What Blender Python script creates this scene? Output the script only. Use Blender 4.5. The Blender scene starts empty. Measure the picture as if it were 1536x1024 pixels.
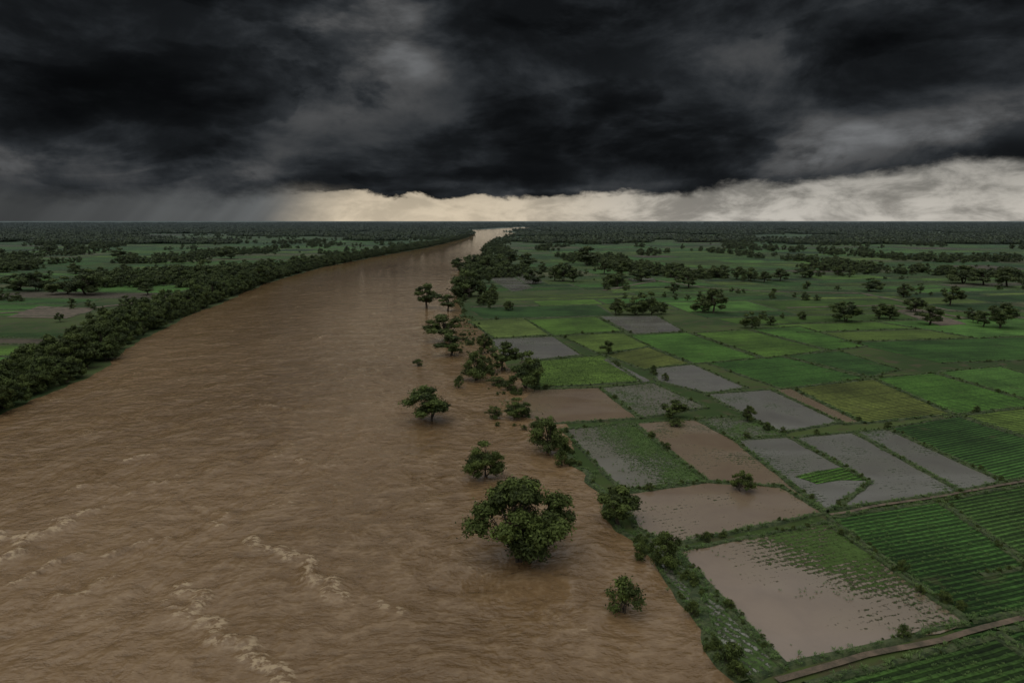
import bpy, math, random
import numpy as np
from mathutils import Vector, noise as mn
random.seed(7); rng=np.random.default_rng(7)
scene=bpy.context.scene
H=60.0; TH=math.radians(10.02); CT,ST=math.cos(TH),math.sin(TH); F=1024.0
# ---- survey helper: bearing/depression read from the photo -> metres on the flat flood plain
def G(u,v):
    a=(u-768)/F; b=(v-512)/F; D=ST+CT*b
    return (H*a/D, H*(CT-ST*b)/D)
def depth(y): return y*CT+H*ST
# ------------------------------------------------------------------ node helper
class NB:
    def __init__(s,t): s.t=t; s.n=t.nodes; s.l=t.links
    def put(s,sock,v):
        if isinstance(v,bpy.types.NodeSocket): s.l.new(v,sock)
        else: sock.default_value=v
    def m(s,op,a,b=None,c=None,clamp=False):
        n=s.n.new('ShaderNodeMath'); n.operation=op; n.use_clamp=clamp
        s.put(n.inputs[0],a)
        if b is not None: s.put(n.inputs[1],b)
        if c is not None: s.put(n.inputs[2],c)
        return n.outputs[0]
    def vm(s,op,a,b=None,scale=None):
        n=s.n.new('ShaderNodeVectorMath'); n.operation=op
        s.put(n.inputs[0],a)
        if b is not None: s.put(n.inputs[1],b)
        if scale is not None: s.put(n.inputs['Scale'],scale)
        return n.outputs['Value'] if op in('LENGTH','DOT_PRODUCT') else n.outputs[0]
    def noise(s,vec,scale,detail=4,rough=.55,dist=0.0,lac=2.0):
        n=s.n.new('ShaderNodeTexNoise'); s.put(n.inputs['Vector'],vec)
        n.inputs['Scale'].default_value=scale; n.inputs['Detail'].default_value=detail
        n.inputs['Roughness'].default_value=rough; n.inputs['Distortion'].default_value=dist
        n.inputs['Lacunarity'].default_value=lac
        return n.outputs['Fac']
    def ss(s,x,a,b,lo=0.0,hi=1.0):
        n=s.n.new('ShaderNodeMapRange'); n.interpolation_type='SMOOTHSTEP'
        s.put(n.inputs[0],x); s.put(n.inputs[1],a); s.put(n.inputs[2],b); s.put(n.inputs[3],lo); s.put(n.inputs[4],hi)
        return n.outputs[0]
    def mix(s,f,a,b):
        n=s.n.new('ShaderNodeMix'); n.data_type='RGBA'
        s.put(n.inputs[0],f); s.put(n.inputs[6],a if not isinstance(a,tuple) else (*a[:3],1)); s.put(n.inputs[7],b if not isinstance(b,tuple) else (*b[:3],1))
        return n.outputs[2]
    def comb(s,x,y,z):
        n=s.n.new('ShaderNodeCombineXYZ'); s.put(n.inputs[0],x); s.put(n.inputs[1],y); s.put(n.inputs[2],z); return n.outputs[0]
    def sep(s,v):
        n=s.n.new('ShaderNodeSeparateXYZ'); s.put(n.inputs[0],v); return n.outputs
    def scalec(s,col,f):
        return s.vm('SCALE',col,scale=f)
# ------------------------------------------------------------------ world
w=bpy.data.worlds.new("World"); scene.world=w; w.use_nodes=True
try: w.cycles.sampling_method='NONE'
except Exception: pass
w.node_tree.nodes.clear(); b=NB(w.node_tree)
tc=b.n.new('ShaderNodeTexCoord').outputs['Generated']
x,y,z=b.sep(tc)
az=b.m('ARCTAN2',x,y); el=b.m('ARCSINE',z)
zz=b.m('ADD',b.m('MAXIMUM',z,0.0),0.16)
q=b.comb(b.m('DIVIDE',x,zz),b.m('DIVIDE',y,zz),0.0)
dirv=b.vm('MULTIPLY',tc,(1.0,1.0,2.0))
w1=b.noise(b.vm('ADD',dirv,(3.1,0,0)),3.0,3)
w2=b.noise(b.vm('ADD',dirv,(0,7.7,0)),3.0,3)
azw=b.m('ADD',az,b.m('MULTIPLY',b.m('SUBTRACT',w1,.5),.55))
elw=b.m('ADD',el,b.m('MULTIPLY',b.m('SUBTRACT',w2,.5),.20))
n1=b.noise(b.vm('ADD',q,(1.7,4.2,0)),0.75,5,.5,.3)
n2=b.noise(dirv,5.5,8,.60,.25)
v=b.m('ADD',b.m('MULTIPLY',n1,.45),b.m('MULTIPLY',n2,.55))
vs=b.ss(v,.40,.62)
# overlapping shelves of cloud: dark underside against a lit shoulder
shn=b.noise(b.vm('ADD',b.vm('MULTIPLY',tc,(1.0,1.0,2.7)),(.4,2.2,.9)),3.6,6,.55,.45)
shelf=b.m('ADD',b.m('MULTIPLY',b.ss(shn,.47,.52),.40),b.ss(shn,.30,.56,.42,.90))
def gauss(a0,e0,sa,se,amp):
    p=b.m('POWER',b.m('DIVIDE',b.m('SUBTRACT',azw,a0),sa),2.0)
    r=b.m('POWER',b.m('DIVIDE',b.m('SUBTRACT',elw,e0),se),2.0)
    return b.m('MULTIPLY',b.m('EXPONENT',b.m('MULTIPLY',b.m('ADD',p,r),-1.0)),amp)
gs=None
for g in [(-.19,.25,.07,.08,.095),(-.36,.20,.15,.05,.036),(.26,.20,.17,.05,.028),(.56,.098,.24,.026,.105),
          (-.55,.060,.24,.026,.060),(-.25,.12,.20,.03,.022),(.15,.06,.25,.018,.045)]:
    s_=gauss(*g); gs=s_ if gs is None else b.m('ADD',gs,s_)
B=b.m('ADD',b.m('MULTIPLY',b.m('POWER',vs,1.5),.022),.0058)
B=b.m('ADD',B,b.m('MULTIPLY',gs,b.m('ADD',b.m('MULTIPLY',vs,1.0),.20)))
B=b.m('MULTIPLY',B,shelf)
# unseen sky overhead and behind brightened, added for fill light and water reflections
B=b.m('ADD',B,b.m('MULTIPLY',b.ss(el,.30,.62,0.0,.42),b.ss(v,.3,.7,.7,1.3)))
B=b.m('ADD',B,b.ss(y,.1,-.9,0.0,.14))
cloud=b.mix(b.ss(B,.01,.07),(.82,.95,1.09),(.97,1.0,1.03))
cloud=b.scalec(cloud,B)
E=b.m('ADD',.032,b.ss(az,.0,.70,0.0,.036))
en=b.noise(b.vm('MULTIPLY',tc,(1,1,2.0)),14.0,7,.62,.2)
en2=b.noise(b.vm('MULTIPLY',tc,(1,1,1.5)),4.5,2,.5)
elE=b.m('ADD',el,b.m('ADD',b.m('MULTIPLY',b.m('SUBTRACT',en,.5),.045),b.m('MULTIPLY',b.m('SUBTRACT',en2,.5),.02)))
soft=b.ss(az,-.1,.5,.003,.009)
opn=b.m('SUBTRACT',1.0,b.ss(b.m('SUBTRACT',elE,E),b.m('MULTIPLY',soft,-1.0),soft))
bn=b.noise(b.vm('MULTIPLY',tc,(1,1,2.6)),11.0,6,.62,.3)
band=b.mix(b.ss(az,-.1,.30),(.64,.54,.40),(.50,.47,.42))
band=b.scalec(band,b.m('MULTIPLY',b.ss(bn,.36,.60,b.ss(az,-.1,.3,.80,.46),1.1),b.ss(el,0.0,.07,1.0,.66)))
shaft=b.noise(b.comb(b.m('ADD',b.m('MULTIPLY',az,20.0),b.m('MULTIPLY',el,-18.0)),b.m('MULTIPLY',el,2.0),0.0),1.0,2,.5)
rainL=b.m('MULTIPLY',b.ss(az,-.66,-.27,.055,.12),b.ss(shaft,.3,.7,.84,1.14))
raincol=b.scalec(b.mix(0.0,(.95,1.0,1.01),(1,1,1)),rainL)
rain=b.m('SUBTRACT',1.0,b.ss(b.m('ADD',b.m('ADD',az,b.m('MULTIPLY',el,-.5)),b.m('MULTIPLY',b.m('SUBTRACT',shaft,.5),.05)),-.36,-.23))
low=b.mix(rain,band,raincol)
opn2=b.m('SUBTRACT',1.0,b.ss(b.m('SUBTRACT',elE,E),-.016,.018))
opn=b.m('ADD',b.m('MULTIPLY',opn,b.m('SUBTRACT',1.0,rain)),b.m('MULTIPLY',opn2,rain))
skycol=b.mix(opn,cloud,low)
nis=b.n.new('ShaderNodeTexSky'); nis.sky_type='NISHITA'; nis.sun_disc=False
bg1=b.n.new('ShaderNodeBackground'); b.l.new(nis.outputs[0],bg1.inputs[0]); bg1.inputs[1].default_value=.05
bg2=b.n.new('ShaderNodeBackground'); b.l.new(skycol,bg2.inputs[0]); bg2.inputs[1].default_value=1.0
mx=b.n.new('ShaderNodeMixShader'); b.put(mx.inputs[0],b.m('SUBTRACT',1.0,b.m('MULTIPLY',b.m('MULTIPLY',opn,b.m('SUBTRACT',1.0,rain)),.08)))
b.l.new(bg1.outputs[0],mx.inputs[1]); b.l.new(bg2.outputs[0],mx.inputs[2])
wo=b.n.new('ShaderNodeOutputWorld'); b.l.new(mx.outputs[0],wo.inputs[0])
sl=bpy.data.lights.new("overcast_sun",'SUN'); sl.energy=.90; sl.angle=math.radians(75); sl.color=(1,.95,.84)
so=bpy.data.objects.new("overcast_sun",sl); scene.collection.objects.link(so)
d=Vector((-.34,-.20,.90)).normalized()
so.rotation_euler=d.to_track_quat('Z','Y').to_euler(); so.location=(0,0,300)
nis.sun_elevation=math.asin(d.z); nis.sun_rotation=math.atan2(d.x,d.y)
# ------------------------------------------------------------------ materials
def newmat(name):
    m=bpy.data.materials.new(name); m.use_nodes=True; m.node_tree.nodes.clear()
    b=NB(m.node_tree); p=b.n.new('ShaderNodeBsdfPrincipled'); o=b.n.new('ShaderNodeOutputMaterial')
    b.l.new(p.outputs[0],o.inputs[0]); return m,b,p
def pos(b): return b.n.new('ShaderNodeNewGeometry').outputs['Position']
def painted_haze(b,col,k=4000.0,target=(.120,.150,.155)):  # distance haze painted into the base colour, growing away from the world origin
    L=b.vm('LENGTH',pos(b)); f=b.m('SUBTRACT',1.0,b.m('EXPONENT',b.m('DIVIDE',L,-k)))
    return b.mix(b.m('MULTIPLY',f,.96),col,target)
def bump(b,p,h,dist,strength=1.0):
    n=b.n.new('ShaderNodeBump'); b.put(n.inputs['Distance'],dist); n.inputs['Strength'].default_value=strength
    b.put(n.inputs['Height'],h); b.l.new(n.outputs[0],p.inputs['Normal']); return n.outputs[0]
def attr(b,name):
    n=b.n.new('ShaderNodeAttribute'); n.attribute_name=name; return n
mG,b,p=newmat("ground_soil_grass")
P=pos(b); a1=b.noise(P,.012,4); a2=b.noise(P,.15,4)
c=b.mix(b.ss(a1,.4,.6),(.036,.062,.016),(.072,.098,.028)); c=b.mix(b.ss(a2,.5,.7),c,(.075,.068,.035))
vo=b.n.new('ShaderNodeTexVoronoi'); vo.inputs['Scale'].default_value=.006
b.l.new(b.vm('MULTIPLY',P,(.5,1.0,0.0)),vo.inputs['Vector'])
c2=b.mix(b.sep(vo.outputs['Color'])[0],(.035,.06,.018),(.095,.125,.045))
c=b.mix(b.ss(b.vm('LENGTH',P),1500.,2600.),c,c2)
b.l.new(painted_haze(b,c),p.inputs['Base Color']); p.inputs['Roughness'].default_value=1; p.inputs['Specular IOR Level'].default_value=.1
bump(b,p,a2,.5)
def crop_material():
    m,b,p=newmat("crop_rows")
    P=pos(b); uv=b.n.new('ShaderNodeUVMap').outputs[0]; u_,v_,_=b.sep(uv)
    tint=attr(b,"tint").outputs['Color']
    wob=b.noise(P,.25,2); n0=b.noise(P,.035,5,.6); nf=b.noise(P,1.3,3,.7)
    ph=b.m('ADD',b.m('MULTIPLY',v_,2*math.pi/1.35),b.m('MULTIPLY',wob,2.0))
    row=b.ss(b.m('SINE',ph),-.7,.6)
    ph2=b.m('MULTIPLY',b.m('ADD',v_,b.m('MULTIPLY',wob,.8)),2*math.pi/7.5)
    row2=b.ss(b.m('SINE',ph2),-1,-.82)
    f=b.m('MULTIPLY',b.ss(row,0,1,.42,1.2),b.ss(n0,.3,.7,.55,1.35))
    f=b.m('MULTIPLY',f,b.ss(nf,.25,.75,.55,1.4)); f=b.m('MULTIPLY',f,b.ss(row2,0,1,.7,1.0))
    c=b.scalec(tint,f)
    c=b.mix(b.ss(b.noise(P,.09,4,.65),.60,.72,0,.5),c,(.09,.09,.04))
    b.l.new(painted_haze(b,c),p.inputs['Base Color']); p.inputs['Roughness'].default_value=.95; p.inputs['Specular IOR Level'].default_value=.15
    bump(b,p,b.m('ADD',row,nf),.35); return m
mC=crop_material()
# shallow flood water over a paddy: the crop emerges where the bed is higher (tint = gradient u, gradient v, bias)
def flood_material(name,wc,vcol=(.065,.125,.028)):
    m,b,p=newmat(name); P=pos(b)
    tr=b.sep(attr(b,"tint").outputs['Color']); uvn=b.n.new('ShaderNodeUVMap'); uvn.uv_map="Norm"; un,vn,_=b.sep(uvn.outputs[0])
    uv=b.n.new('ShaderNodeUVMap'); uv.uv_map="UVMap"; _,vm_,_=b.sep(uv.outputs[0])
    low=b.noise(P,.065,5,.6,.3); nf=b.noise(P,1.5,4,.7); wv=b.noise(P,.3,2)
    row=b.m('SINE',b.m('ADD',b.m('MULTIPLY',vm_,2*math.pi/1.3),b.m('MULTIPLY',wv,2.0)))
    val=b.m('ADD',b.m('ADD',low,tr[2]),b.m('ADD',b.m('MULTIPLY',un,tr[0]),b.m('MULTIPLY',vn,tr[1])))
    fine=b.m('ADD',nf,b.m('MULTIPLY',row,.07))
    mk=b.ss(b.m('SUBTRACT',val,fine),-.02,.10)
    shallow=b.ss(b.m('SUBTRACT',val,.5),-.35,.1)
    c=b.mix(b.ss(low,.3,.7),tuple(.85*k for k in wc),tuple(1.12*k for k in wc))
    c=b.mix(b.m('MULTIPLY',shallow,.4),c,tuple(.6*k+.4*g for k,g in zip(wc,vcol)))
    wind=b.ss(b.noise(b.vm('MULTIPLY',P,(.25,1,1)),.06,2,.5,.3),.42,.60)
    vc=b.mix(b.ss(nf,.3,.65),tuple(.5*k for k in vcol),tuple(1.1*k for k in vcol))
    c=b.mix(b.m('MULTIPLY',mk,.92),c,vc)
    b.l.new(c,p.inputs['Base Color']); b.l.new(b.m('ADD',b.ss(mk,0,1,.005,.8),b.m('MULTIPLY',wind,.22)),p.inputs['Roughness']); p.inputs['IOR'].default_value=1.65
    b.l.new(b.ss(mk,0,1,.9,.08),p.inputs['Specular IOR Level'])
    h=b.m('ADD',b.m('MULTIPLY',mk,1.2),b.m('MULTIPLY',b.m('MULTIPLY',nf,wind),.05))
    bump(b,p,h,.25); return m
mWg=flood_material("flooded_grey_water",(.185,.178,.158))
mWb=flood_material("flooded_muddy_water",(.215,.155,.105))
mWv=flood_material("flooded_crop_water",(.18,.168,.135),(.075,.135,.034))
# river
mR,b,p=newmat("muddy_river_water")
P=pos(b); foamA=attr(b,"foam").outputs['Fac']
wr=b.n.new('ShaderNodeTexNoise'); wr.inputs['Scale'].default_value=.03; wr.inputs['Detail'].default_value=2; b.l.new(P,wr.inputs['Vector'])
Pw=b.vm('ADD',P,b.vm('SCALE',b.vm('SUBTRACT',wr.outputs['Color'],(.5,.5,.5)),scale=16.0))
r0=b.noise(b.vm('MULTIPLY',Pw,(1.0,.45,1.0)),.013,4,.55)
r1=b.noise(b.vm('MULTIPLY',Pw,(1.0,.7,1.0)),.085,4,.6)
r2=b.noise(b.vm('MULTIPLY',Pw,(.6,1.0,1.0)),.36,4,.60)
r3=b.noise(b.vm('MULTIPLY',P,(.65,1.0,1.0)),1.15,3,.60)
crest=b.m('SUBTRACT',1.0,b.m('ABSOLUTE',b.m('MULTIPLY',b.m('SUBTRACT',r2,.5),5.0)))
c=b.mix(b.ss(r0,.32,.68),(.150,.092,.042),(.232,.150,.078))
c=b.mix(b.ss(r1,.5,.75,0,.45),c,(.270,.182,.100))
c=b.mix(b.ss(b.m('ADD',r2,b.m('MULTIPLY',r3,.6)),.78,1.0,.0,.40),c,(.34,.24,.14))
c=b.mix(b.ss(b.m('ADD',r2,b.m('MULTIPLY',r3,.6)),.78,.52,.0,.42),c,(.090,.053,.024))
sp=b.m('MULTIPLY',b.ss(crest,.25,1.0),b.ss(r3,.44,.60))
fm=b.m('MULTIPLY',sp,b.ss(foamA,.08,.65)); fw=b.m('MULTIPLY',b.m('MULTIPLY',b.ss(r1,.56,.68),b.ss(crest,.55,1.0)),b.ss(r3,.50,.64)); fm=b.m('MAXIMUM',fm,b.m('MULTIPLY',fw,.50))
c=b.mix(b.m('MULTIPLY',fm,.72),c,(.50,.39,.25))
Ld=b.vm('LENGTH',P)
b.l.new(c,p.inputs['Base Color']); b.l.new(b.ss(fm,0,1,.08,.8),p.inputs['Roughness']); p.inputs['IOR'].default_value=1.42; p.inputs['Specular IOR Level'].default_value=.55
h=b.m('ADD',b.m('MULTIPLY',r1,2.2),b.m('ADD',b.m('MULTIPLY',r2,.80),b.m('ADD',b.m('MULTIPLY',r3,.15),b.m('MULTIPLY',crest,.08))))
bump(b,p,h,b.ss(Ld,120.0,900.0,.85,.09))
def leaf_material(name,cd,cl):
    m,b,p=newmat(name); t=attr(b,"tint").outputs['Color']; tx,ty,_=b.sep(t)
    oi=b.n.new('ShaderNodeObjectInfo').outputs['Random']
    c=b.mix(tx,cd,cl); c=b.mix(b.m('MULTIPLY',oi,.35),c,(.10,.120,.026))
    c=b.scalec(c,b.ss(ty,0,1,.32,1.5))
    b.l.new(painted_haze(b,c),p.inputs['Base Color']); p.inputs['Roughness'].default_value=.75; p.inputs['Specular IOR Level'].default_value=.2
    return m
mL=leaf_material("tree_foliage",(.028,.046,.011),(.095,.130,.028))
mB,b,p=newmat("bark"); n=b.noise(pos(b),4,3)
b.l.new(b.mix(n,(.035,.028,.02),(.10,.08,.06)),p.inputs['Base Color']); p.inputs['Roughness'].default_value=.95
mBu,b,p=newmat("grassy_bund"); P=pos(b); n=b.noise(P,.6,5,.7)
b.l.new(painted_haze(b,b.mix(b.ss(n,.35,.65),(.024,.042,.012),(.080,.10,.038))),p.inputs['Base Color']); p.inputs['Roughness'].default_value=1
bump(b,p,n,.4)
mE,b,p=newmat("bare_earth"); P=pos(b); n=b.noise(P,.35,5,.7)
b.l.new(painted_haze(b,b.mix(b.ss(n,.3,.7),(.06,.052,.032),(.18,.13,.09))),p.inputs['Base Color']); p.inputs['Roughness'].default_value=1
bump(b,p,n,.3)
mT,b,p=newmat("crop_leaf"); n=b.noise(pos(b),.4,3)
b.l.new(b.mix(b.ss(n,.3,.7),(.052,.104,.022),(.11,.175,.045)),p.inputs['Base Color']); p.inputs['Roughness'].default_value=.8
# ------------------------------------------------------------------ mesh helpers
def mesh_np(name,V,Fc,mats,matidx=None,tint=None,smooth=False):
    V=np.asarray(V,dtype=np.float32); me=bpy.data.meshes.new(name)
    if isinstance(Fc,np.ndarray):
        k=Fc.shape[1]; me.vertices.add(len(V)); me.vertices.foreach_set('co',V.ravel())
        me.loops.add(Fc.size); me.loops.foreach_set('vertex_index',Fc.ravel().astype(np.int32))
        me.polygons.add(len(Fc)); me.polygons.foreach_set('loop_start',np.arange(0,Fc.size,k,dtype=np.int32))
        try: me.polygons.foreach_set('loop_total',np.full(len(Fc),k,dtype=np.int32))
        except Exception: pass
        me.update(calc_edges=True)
    else: me.from_pydata([tuple(map(float,t)) for t in V],[],Fc); me.update()
    for m in mats: me.materials.append(m)
    if matidx is not None: me.polygons.foreach_set('material_index',np.asarray(matidx,dtype=np.int32))
    if tint is not None:
        a=me.attributes.new('tint','FLOAT_COLOR','FACE'); a.data.foreach_set('color',np.asarray(tint,dtype=np.float32).ravel())
    if smooth: me.polygons.foreach_set('use_smooth',np.ones(len(me.polygons),dtype=bool))
    me.update(); return me
def link(name,me,loc=(0,0,0)):
    o=bpy.data.objects.new(name,me); scene.collection.objects.link(o); o.location=loc; return o
R=90000
link("ground",mesh_np("ground",[(-R,-R,0),(R,-R,0),(R,R,0),(-R,R,0)],[(0,1,2,3)],[mG]))
# ---- river banks
Lp=[(0,625),(60,598),(140,562),(200,518),(260,485),(330,455),(400,425),(480,402),(560,386),(640,372),(700,357),(712,351)]
Rp=[(1130,1024),(1075,975),(1010,885),(960,825),(925,785),(870,705),(835,665),(800,636),(760,600),(728,555),(702,515),(695,475),(688,435),(692,405),(718,388),(728,370),(740,358)]
Lw=sorted([G(*t) for t in Lp],key=lambda t:t[1]); Rw=sorted([G(*t) for t in Rp],key=lambda t:t[1])
Lx=[(-190,20),(-168,150)]+[(a,c) for a,c in Lw]+[(-190,3700),(-330,4200),(-120,5200),(60,6500)]
Rx=[(12,20)]+[(a,c) for a,c in Rw]+[(40,3300),(-60,3900),(30,4400),(250,5300),(330,6500)]
def xl(y): return np.interp(y,[t[1] for t in Lx],[t[0] for t in Lx])
def xr(y): return np.interp(y,[t[1] for t in Rx],[t[0] for t in Rx])
def bankwob(y): return mn.noise(Vector((4.4,y/14.0,0)))*3.2+mn.noise(Vector((8.4,y/5.0,0)))*1.4
ys=[45.0]
while ys[-1]<6400: ys.append(ys[-1]*1.0068)
ys=np.array(ys); NU=330
wob=lambda y,s,a:np.array([mn.noise(Vector((s,t/9.0,0)))*a+mn.noise(Vector((s+5,t/40.0,0)))*a*1.5 for t in y])
XL=xl(ys)+wob(ys,1.3,2.0); XR=xr(ys)+np.array([bankwob(t) for t in ys])+11*np.clip((ys-165)/30,0,1)*np.clip((430-ys)/60,0,1)
us=np.linspace(0,1,NU)
X=XL[:,None]*(1-us)+XR[:,None]*us; Y=np.repeat(ys[:,None],NU,1)
foam=np.zeros_like(X)
crests=[[(0,838),(50,812),(85,790),(140,762)],[(0,800),(45,806),(90,780)],[(275,880),(312,925),(370,985),(440,1018)],[(372,808),(430,832),(480,872),(528,892)],
 [(160,832),(215,812),(240,815)],[(250,905),(330,960)],[(390,608),(432,613)],[(180,692),(235,680)],[(470,508),(505,500)],[(300,760),(350,790)],[(90,900),(180,868)],
 [(560,905),(610,925)],[(120,735),(180,722)],[(450,690),(500,700)],[(140,762),(300,700)],[(20,870),(120,830)]]
for ci,cr in enumerate(crests):
    pts=[Vector((*G(*t),0)) for t in cr]
    fine=[]
    for a_,c_ in zip(pts,pts[1:]):
        for k in range(8):
            q_=a_.lerp(c_,k/8); q_=q_+Vector((mn.noise(q_*.2)*3.5,mn.noise(q_*.2+Vector((9,9,0)))*3.5,0)); fine.append(q_)
    wd=1.0 if ci in(0,2,3) else .8; am=1.0 if ci in(0,1,2,3) else .55
    for i_,q_ in enumerate(fine):
        am2=am*(.55+.8*max(0,.5+mn.noise(Vector((i_*.35,ci,0)))))
        r0_=np.searchsorted(ys,q_.y-6); r1_=np.searchsorted(ys,q_.y+6)
        dd=(X[r0_:r1_]-q_.x)**2+((Y[r0_:r1_]-q_.y))**2
        foam[r0_:r1_]=np.maximum(foam[r0_:r1_],am2*np.exp(-dd/(wd*1.5)**2))
Z=.14+foam*.75
k=np.exp(-ys/260.0)[:,None]
Z=Z+k*(.12*np.sin(X*.35+Y*.21+1.5*np.sin(Y*.07))+.11*np.sin(X*.17-Y*.41+1.2*np.sin(X*.11))+.06*np.sin(X*.9+Y*1.1+2*np.sin(X*.3)))
Z=np.where((us[None,:]<.01)|(us[None,:]>.95),.12,np.maximum(Z,.10))
V=np.stack([X,Y,Z],-1).reshape(-1,3); nr=len(ys)
ii=(np.arange(nr-1)[:,None]*NU+np.arange(NU-1)[None,:]).ravel()
Fq=np.stack([ii,ii+1,ii+NU+1,ii+NU],1)
me=mesh_np("river",V,Fq,[mR],smooth=True)
fa=me.attributes.new('foam','FLOAT','POINT'); fa.data.foreach_set('value',foam.ravel().astype(np.float32))
link("river",me)
# ------------------------------------------------------------------ fields
def inpoly(px,py,poly):
    c=False; n=len(poly); j=n-1
    for i in range(n):
        xi,yi=poly[i]; xj,yj=poly[j]
        if (yi>py)!=(yj>py) and px<(xj-xi)*(py-yi)/(yj-yi+1e-9)+xi: c=not c
        j=i
    return c
def add_uv(me):
    uvl=me.uv_layers.new(name="UVMap")
    for pl in me.polygons:
        v0=me.vertices[pl.vertices[0]].co; v1=me.vertices[pl.vertices[1]].co
        ax=(v1-v0); ax.z=0; ax.normalize(); ay=Vector((-ax.y,ax.x,0))
        for li in pl.loop_indices:
            q_=me.vertices[me.loops[li].vertex_index].co-v0
            uvl.data[li].uv=(q_.dot(ax),q_.dot(ay))
GR=[(.082,.188,.028),(.059,.145,.025),(.106,.202,.030),(.122,.188,.034),(.046,.110,.022),(.086,.190,.034)]
OL=(.130,.160,.034); DK=(.046,.095,.020)
bund_edges=[]; tuft_pts=[]
def field(kind,px,tint=None,z=.2,bund=True):
    poly=[G(*t) for t in px]
    nm={'c':"crop_field",'g':"flooded_paddy_field",'b':"flooded_paddy_field",'v':"flooded_paddy_field",'e':"bare_earth_field"}[kind]
    m={'c':mC,'g':mWg,'b':mWb,'v':mWv,'e':mE}[kind]
    if tint is None: tint={'c':(.05,.12,.03),'g':(0,.12,-.27),'b':(0,.10,-.27),'v':(0,.1,-.02),'e':(1,1,1)}[kind]
    out=[]
    for i in range(len(poly)):
        a_=poly[i]; c_=poly[(i+1)%len(poly)]; L=math.dist(a_,c_); n=max(2,int(L/3))
        for k in range(n):
            t=k/n; xx=a_[0]+(c_[0]-a_[0])*t; yy=a_[1]+(c_[1]-a_[1])*t
            wv=1.2 if k else 0
            out.append((xx+mn.noise(Vector((xx*.2,yy*.2,1)))*wv,yy+mn.noise(Vector((xx*.2,yy*.2,5)))*wv,z))
        if bund: bund_edges.append((a_,c_))
    me=mesh_np(nm,out,[tuple(range(len(out)))],[m],tint=[(*tint,1)])
    me.uv_layers.new(name="UVMap"); me.uv_layers.new(name="Norm")
    uvl=me.uv_layers["UVMap"]; uvn=me.uv_layers["Norm"]
    a_=Vector(poly[0]); ax=(Vector(poly[1])-a_).normalized(); ay=Vector((-ax.y,ax.x))
    U=[(Vector(t)-a_).dot(ax) for t in poly]; W=[(Vector(t)-a_).dot(ay) for t in poly]
    for pl in me.polygons:
        if pl.normal.z<0: pl.flip()
        for li in pl.loop_indices:
            co=me.vertices[me.loops[li].vertex_index].co.xy-a_; uu,vv=co.dot(ax),co.dot(ay)
            uvl.data[li].uv=(uu,vv); uvn.data[li].uv=((uu-min(U))/(max(U)-min(U)),(vv-min(W))/(max(W)-min(W)))
    link(nm,me); return poly
def tufts(poly,dens,rs=.95,st=.55,sc=1.0,pf=None):
    a_=Vector(poly[0]); ax=(Vector(poly[1])-a_).normalized(); ay=Vector((-ax.y,ax.x))
    us_=[ (Vector(t)-a_).dot(ax) for t in poly]; vs_=[(Vector(t)-a_).dot(ay) for t in poly]
    vv=min(vs_)
    while vv<max(vs_):
        uu=min(us_)
        while uu<max(us_):
            q_=a_+ax*(uu+random.uniform(-.25,.25))+ay*(vv+random.uniform(-.15,.15))
            if inpoly(q_.x,q_.y,poly):
                fu=(uu-min(us_))/(max(us_)-min(us_)); fv=(vv-min(vs_))/(max(vs_)-min(vs_))
                nz=mn.fractal(Vector((q_.x*.09,q_.y*.09,3)),1,2,4)
                pr=dens*(pf(fu,fv,nz) if pf else min(1,max(.1,.75+nz)))
                if random.random()<pr: tuft_pts.append((q_.x,q_.y,.2,random.uniform(0,6.28),sc*random.uniform(.6,1.2)))
            uu+=st
        vv+=rs
f1=field('b',[(1015,828),(1240,785),(1450,935),(1180,1000)],(.74,.12,-.56))
tufts(f1,.6,.9,.5,.55,lambda u,v,n:max(0,min(1,u*1.6+v*.25-.85+n*.9)))
f2=field('v',[(958,800),(1010,830),(1175,1003),(1120,1018),(1000,872)],(0,0,.06),z=.19); tufts(f2,.45,.9,.6,.7)
f3=field('b',[(930,742),(1060,724),(1172,731),(1236,770),(1065,806),(1005,818),(955,792)],(0,-.12,-.15)); tufts(f3,.25,1,.6,.6,lambda u,v,n:max(0,n-.1))
f4=field('v',[(845,645),(946,635),(1060,722),(932,736)],(.55,-.1,-.22)); tufts(f4,.9,.85,.42,.75,lambda u,v,n:max(0,min(1,u*1.6-.25+n*.5)))
f5=field('b',[(952,635),(1042,630),(1100,660),(1236,768),(1172,731),(1060,722)],(.0,.0,-.17),z=.21)
f6=field('g',[(1102,661),(1182,656),(1305,724),(1250,764),(1236,764)],(-.2,.1,-.08))
f7=field('g',[(1192,657),(1278,649),(1440,738),(1252,764),(1307,724)],(0,.1,-.20))
gp=field('c',[(1192,716),(1225,708),(1262,702),(1308,722),(1262,721),(1225,727)],GR[0],z=.26,bund=False); tufts(gp,.9,.9,.5,.8)
f8=field('g',[(1282,648),(1332,645),(1505,724),(1442,737)],(.0,.1,-.18))
f9=field('v',[(1046,628),(1117,625),(1178,653),(1098,660)],(.2,0,-.05)); tufts(f9,.6,.9,.5,.8)
field('g',[(1057,592),(1156,585),(1262,634),(1172,650)])
field('b',[(1160,585),(1186,583),(1292,634),(1266,637)],(0,.1,-.2))
f12=field('v',[(900,582),(980,575),(1062,612),(962,628)],(0,0,-.08)); tufts(f12,.5,1.3,.5,.8)
f13=field('b',[(803,585),(898,582),(958,628),(800,638),(775,610)],bund=False); bund_edges+=[(f13[0],f13[1]),(f13[1],f13[2]),(f13[2],f13[3])]
field('g',[(975,553),(1040,547),(1120,582),(1062,591),(985,572)])
f15=field('c',[(803,542),(905,533),(962,573),(808,582)],(.13,.22,.036)); tufts(f15,.8,1.25,.6,.8)
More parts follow.
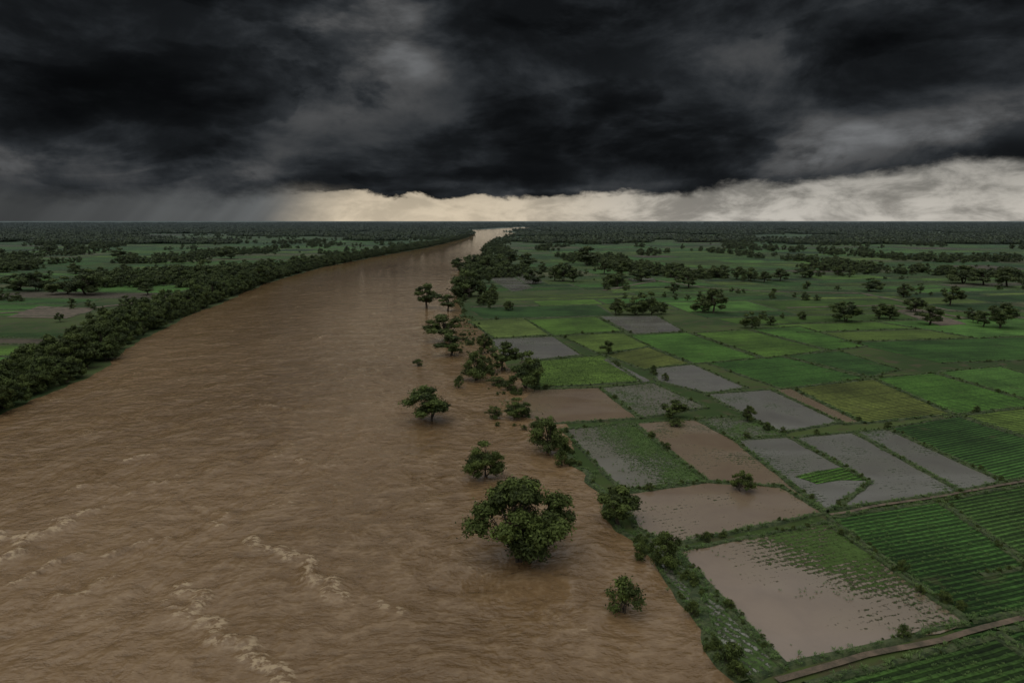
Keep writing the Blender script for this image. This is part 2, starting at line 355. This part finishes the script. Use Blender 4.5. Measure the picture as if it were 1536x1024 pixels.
f16=field('g',[(738,509),(830,505),(873,533),(800,541),(757,536)],bund=False); bund_edges+=[(f16[0],f16[1]),(f16[1],f16[2]),(f16[2],f16[3])]
field('c',[(790,480),(893,475),(935,497),(830,504)],GR[2])
field('c',[(702,482),(785,477),(825,503),(742,508)],(.14,.20,.045))
field('g',[(897,475),(986,474),(1028,498),(950,502)],(0,0,-.2))
field('c',[(840,504),(936,499),(975,520),(900,532)],GR[3])
field('c',[(940,503),(1030,499),(1140,538),(1042,546),(975,520)],GR[0])
field('c',[(907,533),(972,521),(1036,546),(966,555)],OL)
field('g',[(905,540),(912,538),(975,572),(962,574)],z=.22,bund=False)
field('g',[(728,415),(762,412),(800,432),(770,438)]); field('g',[(770,411),(800,410),(815,424),(790,427)])
field('g',[(745,402),(775,401),(782,406),(750,407)],bund=False); field('g',[(940,418),(975,416),(985,420),(950,423)],bund=False)
field('c',[(1060,545),(1172,535),(1300,568),(1172,584)],GR[1]); field('c',[(1176,534),(1260,527),(1350,555),(1305,566)],GR[4])
field('c',[(1190,583),(1310,569),(1428,622),(1298,635)],OL); field('c',[(1312,568),(1400,560),(1536,600),(1600,622),(1532,612),(1434,622)],GR[0])
field('c',[(1040,500),(1120,495),(1240,526),(1150,538)],GR[2]); field('c',[(1124,494),(1200,490),(1300,520),(1246,526)],GR[0])
field('c',[(1405,559),(1500,550),(1640,590),(1600,618)],GR[5])
field('c',[(1332,643),(1436,625),(1560,665),(1600,715),(1508,722)],GR[4])
field('c',[(1442,624),(1536,613),(1700,660),(1600,690),(1560,662)],GR[3])
g2=field('c',[(1244,778),(1405,752),(1620,905),(1455,932)],GR[4]); tufts(g2,.55,1.35,.6,.7)
g3=field('c',[(1412,751),(1540,728),(1720,830),(1622,900)],DK); tufts(g3,.55,1.35,.6,.7)
g4=field('c',[(1210,1030),(1490,955),(1640,1060),(1300,1120)],DK); tufts(g4,.55,1.35,.6,.7)
g5=field('c',[(1500,950),(1600,925),(1760,1010),(1650,1050)],GR[4]); tufts(g5,.55,1.35,.6,.7)
zone=[G(*t) for t in [(690,470),(990,468),(1215,486),(1520,545),(1700,600),(1700,1000),(1500,1100),(1150,1030),(950,800),(760,590),(700,510)]]
V=[];Fc=[];T=[]
def patchwork(x0,x1,y0,y1,rot,org,side,cw,ch):
    cr,sr=math.cos(rot),math.sin(rot)
    yy=y0
    while yy<y1:
        hh=ch*random.uniform(.5,1.6)*(1+yy/2600); xx=x0+random.uniform(-cw,0)
        while xx<x1:
            ww=cw*random.uniform(.5,1.9)*(1+yy/2600)
            rp=random.random()
            parts=[(0,.5),(.5,1)] if rp<.35 else ([(0,.3),(.3,1)] if rp<.5 else [(0,1)])
            for (s0,s1) in parts:
                g=.9+yy/900
                q4=[(xx+g,yy+hh*s0+g),(xx+ww-g,yy+hh*s0+g),(xx+ww-g,yy+hh*s1-g),(xx+g,yy+hh*s1-g)]
                if q4[2][1]-q4[0][1]<3: continue
                wq=[]
                for (a_,c_) in q4:
                    a2=a_+16*mn.noise(Vector((a_/160,c_/160,side))); c2=c_+14*mn.noise(Vector((a_/160,c_/160,side+7)))
                    wq.append((org[0]+a2*cr-c2*sr,org[1]+a2*sr+c2*cr))
                cx=sum(t[0] for t in wq)/4; cy=sum(t[1] for t in wq)/4
                if cy<60 or cy>3600 or abs(cx)>.85*cy+120: continue
                if side>0 and (any(t[0]<xr(t[1])+3 for t in wq) or inpoly(cx,cy,zone)): continue
                if side<0 and any(t[0]>xl(t[1])-12 for t in wq): continue
                rr=random.random()
                if rr<.04: col=(.14,.115,.08)
                elif rr<.13: col=(.14,.15,.065)
                else:
                    col=random.choice(GR); f_=random.uniform(.5,1.4); col=tuple(k*f_ for k in col)
                i=len(V); V.extend([(a_,c_,.06) for a_,c_ in wq]); Fc.append((i,i+1,i+2,i+3)); T.append((*col,1))
                if cy<900:
                    for k in (0,1): bund_edges.append((wq[k],wq[(k+1)%4]))
            xx+=ww
        yy+=hh
patchwork(-700,3400,40,3800,math.radians(10),(0,0),1,62,44)
patchwork(-3200,300,40,3800,math.radians(-3),(0,0),-1,80,40)
me=mesh_np("farmland",V,Fc,[mC],tint=T); add_uv(me); link("farmland",me)
V=[];Fc=[]
def ridge(a_,c_,wd,hg,bank=False):
    a_=Vector(a_); c_=Vector(c_); L=(c_-a_).length
    if L<1: return
    n=max(2,int(L/3)); ax=(c_-a_)/L; nn=Vector((-ax.y,ax.x)); base=len(V)
    for k in range(n+1):
        q_=a_+ax*(L*k/n); j=mn.noise(Vector((q_.x*.3,q_.y*.3,2)))
        if bank: q_=q_+Vector((bankwob(q_.y),0))
        q_=q_+nn*j*.8; h_=hg*(1+.6*j); ww=wd*(1+.7*mn.noise(Vector((q_.x*.5,q_.y*.5,8))))
        for s_,zz_ in((-1,0),(-.45,h_),(.45,h_),(1,0)): V.append((q_.x+nn.x*s_*ww,q_.y+nn.y*s_*ww,zz_))
    for k in range(n):
        for s_ in range(3):
            i=base+k*4+s_; Fc.append((i,i+4,i+5,i+1))
bush_pts=[]; grass_pts=[]
for a_,c_ in bund_edges:
    ridge(a_,c_,.75,.42)
    L=math.dist(a_,c_); m_=(a_[1]+c_[1])/2
    if m_<420:
        for k in range(int(L*.35)):
            t=random.random()
            if mn.noise(Vector((a_[0]+(c_[0]-a_[0])*t,a_[1]+(c_[1]-a_[1])*t,0))*.08)<.0: continue
            bush_pts.append((a_[0]+(c_[0]-a_[0])*t+random.gauss(0,.3),a_[1]+(c_[1]-a_[1])*t+random.gauss(0,.3),.2,random.uniform(0,6.3),random.uniform(.12,.32) if random.random()<.95 else random.uniform(.4,.75)))
        for k in range(int(L*2.6)):
            t=random.random(); grass_pts.append((a_[0]+(c_[0]-a_[0])*t+random.gauss(0,.4),a_[1]+(c_[1]-a_[1])*t+random.gauss(0,.4),.25,random.uniform(0,6.3),random.uniform(.5,1.3)))
pw=[G(*t) for t in Rp]
for a_,c_ in zip(pw,pw[1:]):
    L=math.dist(a_,c_); ym=(a_[1]+c_[1])/2
    if a_[1]>900: continue
    flooded=175<ym<420
    if not flooded: ridge((a_[0]+1.0,a_[1]),(c_[0]+1.0,c_[1]),1.2,.45,True)
    for k in range(int(L*4)):
        t=random.random(); xx=a_[0]+(c_[0]-a_[0])*t; yy=a_[1]+(c_[1]-a_[1])*t
        if flooded and mn.noise(Vector((xx*.12,yy*.12,6)))<.12: continue
        grass_pts.append((xx+bankwob(yy)+random.gauss(1.2,.7+(2.2 if flooded else 0)),yy,.12,random.uniform(0,6.3),random.uniform(.7,1.5)))
    for k in range(int(L*1.3)):
        t=random.random(); xx=a_[0]+(c_[0]-a_[0])*t; yy=a_[1]+(c_[1]-a_[1])*t
        if mn.noise(Vector((xx*.1,yy*.1,3)))<(.06 if flooded else -.0): continue
        bush_pts.append((xx+bankwob(yy)+random.gauss(1.0,.8+(3.0 if flooded else 0)),yy,.0,random.uniform(0,6.3),min(.85,abs(random.gauss(.22,.22))+.12)))
link("field_bund",mesh_np("field_bund",V,Fc,[mBu]))
V=[];Fc=[]
def track(px,wd):
    pts=[Vector(G(*t)) for t in px]
    for a_,c_ in zip(pts,pts[1:]):
        L=(c_-a_).length; ax=(c_-a_)/L; nn=Vector((-ax.y,ax.x)); n=max(1,int(L/4)); base=len(V)
        for k in range(n+1):
            q_=a_+ax*L*k/n; j=mn.noise(Vector((q_.x*.12,q_.y*.12,4)))*.6
            for s_ in(-1,1): V.append((q_.x+nn.x*(s_*wd+j),q_.y+nn.y*(s_*wd+j),.30))
        for k in range(n): i=base+k*2; Fc.append((i,i+2,i+3,i+1))
track([(1165,1022),(1300,985),(1480,943),(1640,905)],.55)
track([(1245,773),(1400,747),(1540,722)],.45)
track([(0,470),(60,466),(140,462),(200,455)],3)
track([(905,436),(985,421),(1060,432),(1140,437),(1290,440),(1420,465),(1560,480)],2.4)
track([(1180,462),(1340,458),(1450,478)],2.2)
link("dirt_track",mesh_np("dirt_track",V,Fc,[mE]))
field('e',[(10,476),(60,459),(145,464),(100,478)],bund=False); field('e',[(1340,466),(1375,462),(1450,486),(1410,489)],bund=False)
# ------------------------------------------------------------------ trees
def tube(V,Fc,pts,rad,ns=7):
    base=len(V)
    for i,(q_,r_) in enumerate(zip(pts,rad)):
        dr=(pts[min(i+1,len(pts)-1)]-pts[max(i-1,0)]).normalized()
        s_=dr.orthogonal().normalized(); t_=dr.cross(s_)
        for k in range(ns):
            a_=2*math.pi*k/ns; V.append(tuple(q_+s_*math.cos(a_)*r_+t_*math.sin(a_)*r_))
    for i in range(len(pts)-1):
        for k in range(ns):
            a_=base+i*ns+k; b_=base+i*ns+(k+1)%ns; Fc.append((a_,b_,b_+ns,a_+ns))
def make_tree(name,h,rw,nl,nleaf,leaf,trunk=.22,crown0=.10,seed=0,stems=1,lob=(.17,.34)):
    rs=np.random.default_rng(seed); rd=random.Random(seed)
    V=[];Fc=[]; lobes=[]
    asym=rs.uniform(.7,1.25,6)
    for i in range(nl):
        a_=rs.uniform(-math.pi,math.pi); k_=asym[int((a_+math.pi)/(2*math.pi)*5.999)]
        t_=rs.random()**.9
        prof=max(.12,math.sin(math.pi*min(1,max(0,(t_*.80+.20)))))**.7
        rr_=rw*.84*prof*rs.random()**.42*k_
        lr=rw*rs.uniform(*lob)*(1.05-.3*t_)
        zc=h*(crown0+(1-crown0)*(.12+.78*t_))+rs.normal()*.02*h
        lobes.append((np.array([math.cos(a_)*rr_,math.sin(a_)*rr_,zc]),lr,rs.random()))
    for s_ in range(stems):
        off=Vector((rd.uniform(-1,1),rd.uniform(-1,1),0))*(.12*rw if stems>1 else 0)
        top=Vector((off.x*2.4+rd.uniform(-.3,.3),off.y*2.4+rd.uniform(-.3,.3),h*trunk*1.2)); rt=.026*h/(1 if stems==1 else 1.4)
        tube(V,Fc,[off+Vector((0,0,-.5)),off+Vector((0,0,.4)),off.lerp(top,.5)+Vector((rd.uniform(-.15,.15),rd.uniform(-.15,.15),0)),top],[rt*1.5,rt*1.15,rt,rt*.8])
        for i,(c_,r_,_) in enumerate(lobes):
            if i%stems==s_:
                e=Vector(c_); mid=top.lerp(e,.5)+Vector((rd.uniform(-.3,.3),rd.uniform(-.3,.3),-.05*h*rd.random()))
                tube(V,Fc,[top-Vector((0,0,.2)),mid,e],[rt*.55,rt*.33,rt*.12],5)
    nb=len(Fc); Vb=np.array(V); Fb=np.array(Fc)
    wts=np.array([l[1]**2 for l in lobes]); wts/=wts.sum(); ch=rs.choice(nl,nleaf,p=wts)
    C=np.array([l[0] for l in lobes])[ch]; Rr=np.array([l[1] for l in lobes])[ch]; Lb=np.array([l[2] for l in lobes])[ch]
    dv=rs.normal(size=(nleaf,3)); dv/=np.linalg.norm(dv,axis=1)[:,None]
    rr=Rr*(rs.uniform(.35,1.0,nleaf)**.55)*(1+.28*np.sin(dv[:,0]*7+ch)+.24*np.sin(dv[:,1]*9+dv[:,2]*6+ch*2))
    far=rs.random(nleaf)<.10; rr[far]*=rs.uniform(1.1,1.55,far.sum())
    Pp=C+dv*rr[:,None]*np.array([1.1,1.1,.75])
    Pp[:,2]=np.maximum(Pp[:,2],h*.05)
    nrm=dv*.9+rs.normal(size=(nleaf,3))*.5; nrm[:,2]+=.35; nrm/=np.linalg.norm(nrm,axis=1)[:,None]
    t1=np.cross(nrm,rs.normal(size=(nleaf,3))); t1/=np.linalg.norm(t1,axis=1)[:,None]; t2=np.cross(nrm,t1)
    sz=leaf*rs.uniform(.6,1.3,nleaf)[:,None]
    v0=Pp-t1*sz; v1=Pp-t2*sz*.5+nrm*sz*.12; v2=Pp+t1*sz; v3=Pp+t2*sz*.5+nrm*sz*.12
    VL=np.stack([v0,v1,v2,v3],1).reshape(-1,3); FL=np.arange(nleaf*4).reshape(-1,4)+len(Vb)
    me=mesh_np(name,np.vstack([Vb,VL]),np.vstack([Fb,FL]),[mB,mL],np.r_[np.zeros(nb),np.ones(nleaf)])
    ht=np.clip(Pp[:,2]/h,0,1)
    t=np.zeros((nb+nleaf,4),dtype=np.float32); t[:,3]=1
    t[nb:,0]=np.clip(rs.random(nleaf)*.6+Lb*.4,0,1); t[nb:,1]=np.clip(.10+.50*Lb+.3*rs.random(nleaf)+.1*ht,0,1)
    a=me.attributes.new('tint','FLOAT_COLOR','FACE'); a.data.foreach_set('color',t.ravel()); me.update()
    return me
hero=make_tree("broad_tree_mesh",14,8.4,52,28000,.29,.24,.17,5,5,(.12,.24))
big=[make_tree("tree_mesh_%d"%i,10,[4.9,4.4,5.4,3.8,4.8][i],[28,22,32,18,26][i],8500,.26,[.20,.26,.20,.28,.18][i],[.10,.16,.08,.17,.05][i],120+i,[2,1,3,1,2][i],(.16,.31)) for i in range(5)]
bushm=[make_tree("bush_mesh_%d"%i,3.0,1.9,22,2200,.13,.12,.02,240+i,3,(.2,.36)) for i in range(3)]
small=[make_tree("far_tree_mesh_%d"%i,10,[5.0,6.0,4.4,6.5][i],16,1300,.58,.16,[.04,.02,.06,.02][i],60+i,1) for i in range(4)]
def make_grove(name,seed):
    rs=np.random.default_rng(seed); n=2600; k=26
    cx=rs.uniform(-38,38,k); cy=rs.uniform(-14,14,k); r=rs.uniform(4,8,k); hz=rs.uniform(6,13,k)
    ch=rs.integers(0,k,n); dv=rs.normal(size=(n,3)); dv/=np.linalg.norm(dv,axis=1)[:,None]; dv[:,2]=np.abs(dv[:,2])*1.2-.3
    Pp=np.stack([cx[ch]+dv[:,0]*r[ch],cy[ch]+dv[:,1]*r[ch],hz[ch]*.5+dv[:,2]*hz[ch]*.5],1); Pp[:,2]=np.maximum(Pp[:,2],.3)
    nrm=dv+rs.normal(size=(n,3))*.4; nrm/=np.linalg.norm(nrm,axis=1)[:,None]
    t1=np.cross(nrm,rs.normal(size=(n,3))); t1/=np.linalg.norm(t1,axis=1)[:,None]; t2=np.cross(nrm,t1); sz=1.5
    VL=np.stack([Pp-t1*sz,Pp-t2*sz,Pp+t1*sz,Pp+t2*sz],1).reshape(-1,3)
    t=np.ones((n,4),dtype=np.float32); t[:,0]=rs.random(n); t[:,1]=rs.random(n)*.4+.4*rs.random(k)[ch]
    return mesh_np(name,VL,np.arange(n*4).reshape(-1,4),[mL],tint=t)
groves=[make_grove("grove_mesh_%d"%i,80+i) for i in range(3)]
def make_tuft(name,seed,n=12,h=.5):
    rs=random.Random(seed); V=[];Fc=[]
    for i in range(n):
        a_=rs.uniform(0,6.3); r_=rs.uniform(0,.15); l=rs.uniform(.25,.5); hh=h*rs.uniform(.5,1.0); i0=len(V)
        bx,by=r_*math.cos(a_),r_*math.sin(a_); p_=a_+1.57; wv=.05; cx_,sx_=math.cos(a_),math.sin(a_)
        mx_,my_=bx+l*.5*cx_,by+l*.5*sx_
        V+= [(bx,by,0),(mx_-wv*math.cos(p_),my_-wv*math.sin(p_),hh*.85),(bx+l*cx_,by+l*sx_,hh),(mx_+wv*math.cos(p_),my_+wv*math.sin(p_),hh*.85)]
        Fc.append((i0,i0+1,i0+2,i0+3))
    return mesh_np(name,V,Fc,[mT])
tuftm=[make_tuft("tuft_mesh_%d"%i,i) for i in range(3)]
def coll(name,meshes):
    c=bpy.data.collections.new(name)
    for m in meshes:
        o=bpy.data.objects.new(m.name.replace("_mesh",""),m); c.objects.link(o)
    return c
cBig=coll("riverside_tree_kinds",big); cFar=coll("far_tree_kinds",small); cGr=coll("grove_kinds",groves); cBush=coll("bush_kinds",bushm); cT=coll("tuft_kinds",tuftm)
def scatter(name,pts,col,nk):
    pts=np.array(pts,dtype=np.float32)
    me=bpy.data.meshes.new(name); me.vertices.add(len(pts)); me.vertices.foreach_set('co',pts[:,:3].ravel())
    for nm,arr,ty in(('rz',pts[:,3],'FLOAT'),('sc',pts[:,4],'FLOAT')):
        a=me.attributes.new(nm,ty,'POINT'); a.data.foreach_set('value',np.ascontiguousarray(arr))
    a=me.attributes.new('kid','INT','POINT'); a.data.foreach_set('value',rng.integers(0,nk,len(pts)).astype(np.int32))
    o=link(name,me); ng=bpy.data.node_groups.new(name+"_scatter",'GeometryNodeTree')
    ng.interface.new_socket('Geometry',in_out='INPUT',socket_type='NodeSocketGeometry'); ng.interface.new_socket('Geometry',in_out='OUTPUT',socket_type='NodeSocketGeometry')
    N=ng.nodes; Lk=ng.links; gi=N.new('NodeGroupInput'); go=N.new('NodeGroupOutput')
    ci=N.new('GeometryNodeCollectionInfo'); ci.inputs[0].default_value=col; ci.inputs[1].default_value=True; ci.inputs[2].default_value=True
    ip=N.new('GeometryNodeInstanceOnPoints'); ip.inputs['Pick Instance'].default_value=True
    def na(nm,dt):
        n=N.new('GeometryNodeInputNamedAttribute'); n.data_type=dt; n.inputs[0].default_value=nm; return n.outputs[0]
    cx=N.new('ShaderNodeCombineXYZ'); Lk.new(na('rz','FLOAT'),cx.inputs[2])
    cs=N.new('ShaderNodeCombineXYZ'); s_=na('sc','FLOAT')
    for k in range(3): Lk.new(s_,cs.inputs[k])
    Lk.new(gi.outputs[0],ip.inputs['Points']); Lk.new(ci.outputs[0],ip.inputs['Instance']); Lk.new(na('kid','INT'),ip.inputs['Instance Index'])
    Lk.new(cx.outputs[0],ip.inputs['Rotation']); Lk.new(cs.outputs[0],ip.inputs['Scale']); Lk.new(ip.outputs[0],go.inputs[0])
    md=o.modifiers.new("scatter",'NODES'); md.node_group=ng
    return o
TR=[(645,632,62,54),(726,716,50,56),(820,680,52,54),(927,788,60,60),(997,850,42,54),(1112,738,30,32),(788,583,48,56),(753,556,42,42),(713,570,40,42),
(677,533,46,32),(670,511,50,38),(727,530,20,30),(775,626,34,30),(640,462,34,36),(672,466,28,24),(702,446,46,40),(688,405,20,18),(708,400,22,18),(912,531,18,20),
(925,472,24,24),(952,472,30,26),(975,472,30,34),(992,471,16,18),(1052,468,24,20),(1070,469,36,34),(1126,492,24,24),(1156,488,18,14),(1007,628,36,28),(1122,632,18,24),
(1268,482,40,30),(1318,478,26,22),(1334,478,22,20),(1356,446,22,20),(1395,487,32,28),(1425,458,28,28),(1500,492,36,36),(1305,437,28,20),(1372,468,26,22),(845,422,28,28),(832,421,20,20),(860,423,20,20),
(800,426,26,22),(880,398,36,28),(930,416,30,26),(906,411,22,20),(962,422,28,20),(1033,432,30,24),(1105,419,24,18),(1125,422,22,20),(1146,424,20,16),(1170,422,26,18),(1205,416,28,20),(1445,425,40,26),(1475,428,36,24),(1510,430,40,28),
(730,408,26,24),(748,404,24,22),(765,398,26,22),(790,402,26,22),(1010,440,20,16),(1475,490,20,22),(718,425,22,20),
(30,436,40,26),(55,437,34,28),(130,442,50,38),(98,441,44,26),(185,413,18,16),(152,415,18,14),(112,411,20,16),(273,424,28,26),(310,418,32,28),(222,442,22,18),(345,388,26,18),(75,383,26,14),(180,386,30,14),(20,396,26,14),(240,392,18,12)]
def place(nm,me,mh,mw,u_,v_,wp,hp):
    gx,gy=G(u_,v_); dd=depth(gy); hh=hp/F*dd/.97; ww=wp/F*dd
    o=link(nm,me,(gx,gy,.05)); s_=hh/mh; sw=ww/mw; sw=min(max(sw,s_*.7),s_*1.7)
    o.scale=(sw,sw,s_); o.rotation_euler[2]=random.uniform(0,6.28)
place("tree",hero,14,14.2,783,838,145,124)
wid=[8.4,7.6,9.3,6.6,8.4]
for i,t in enumerate(TR):
    k=random.randrange(5); place("tree",big[k],10,wid[k],t[0],t[1],t[2]*1.08,t[3]*1.06)
BU=[(933,918,64,56),(842,699,18,28),(741,628,26,20),(628,549,18,11),(688,582,15,17),(960,840,26,28),(980,561,14,14),(998,571,14,12),(1150,646,16,14),(1060,812,18,16),(1085,806,18,10),(745,578,30,14),(765,585,26,16),(690,571,14,8),(1416,905,24,20),(1440,915,20,16),(1380,890,16,14),(1095,1000,44,40),(1040,925,26,26),(1015,640,24,14),(735,560,22,12)]
for i,t in enumerate(BU): place("bush",bushm[i%3],3.0,3.8,*t)
pts=[]
yy=150
while yy<3300:
    for k in range(4):
        off=2+abs(random.gauss(0,1))*11
        if yy<420: off=2+random.random()*24
        gap=mn.noise(Vector((yy/45,3,0)))
        big_=1.15+.7*mn.noise(Vector((yy/22,off/10,7)))
        if gap>-.5: pts.append((float(xl(yy))-off,yy+random.uniform(-4,4),-.3,random.uniform(0,6.3),random.uniform(.6,1.3)*big_*(.7 if off<5 else 1)))
    yy+=4.8+yy*.004
# looser groups on the right bank
yy=420
while yy<1900:
    for k in range(2):
        if mn.noise(Vector((yy/30,k*5,11)))>.0: pts.append((float(xr(yy))+abs(random.gauss(0,1))*(10+yy*.012)-2,yy+random.uniform(-5,5),-.3,random.uniform(0,6.3),random.uniform(.5,1.25)))
    yy+=7+yy*.006
scatter("riverbank_tree_belt",pts,cBig,5)
scatter("bankside_shrubs",bush_pts,cBush,3)
scatter("crop_rows_plants",tuft_pts,cT,3)
scatter("bund_grass",grass_pts,cT,3)
pts=[]
for _ in range(26000):
    yy=620*math.exp(random.random()*1.85); xx=random.uniform(-.85,.85)*yy
    if xl(yy)-10<xx<xr(yy)+4: continue
    m_=mn.noise(Vector((xx/100,yy/210,1.5)))+.5*mn.noise(Vector((xx/28,yy/60,4)))
    thr=.34-.13*math.log(yy/620)
    if abs(xx-xr(yy))<60 and yy>720: thr-=.5
    if m_>thr: pts.append((xx,yy,-.2,random.uniform(0,6.3),random.uniform(.35,1.25)))
for _ in range(900):
    yy=random.uniform(400,900); xx=random.choice([random.uniform(-.85*yy,xl(yy)-40),random.uniform(xr(yy)+110,.85*yy)]) 
    if inpoly(xx,yy,zone): continue
    if mn.noise(Vector((xx/60,yy/50,8)))>.22: pts.append((xx,yy,-.2,random.uniform(0,6.3),random.uniform(.25,.8)))
scatter("distant_trees",pts,cFar,4)
pts=[]
for _ in range(18000):
    yy=1800*math.exp(random.random()*2.2); xx=random.uniform(-.85,.85)*yy
    if xl(min(yy,6400))-45<xx<xr(min(yy,6400))+45 and yy<6500: continue
    m_=mn.noise(Vector((xx/420,yy/260,2.5)))+.4*mn.noise(Vector((xx/120,yy/90,4)))
    if m_>.10-.16*math.log(yy/1800): pts.append((xx,yy,0,random.uniform(-.25,.25),random.uniform(.6,1.25)*(1+yy/14000)))
scatter("distant_woodland",pts,cGr,3)
# ------------------------------------------------------------------ camera
cd=bpy.data.cameras.new("camera"); cd.lens=24; cd.sensor_width=36; cd.clip_end=300000; cd.clip_start=.5
co=bpy.data.objects.new("camera",cd); scene.collection.objects.link(co); co.location=(0,0,H); co.rotation_euler=(math.pi/2-TH,0,0)
scene.camera=co
scene.view_settings.view_transform='Standard'; scene.view_settings.look='None'; scene.view_settings.exposure=0
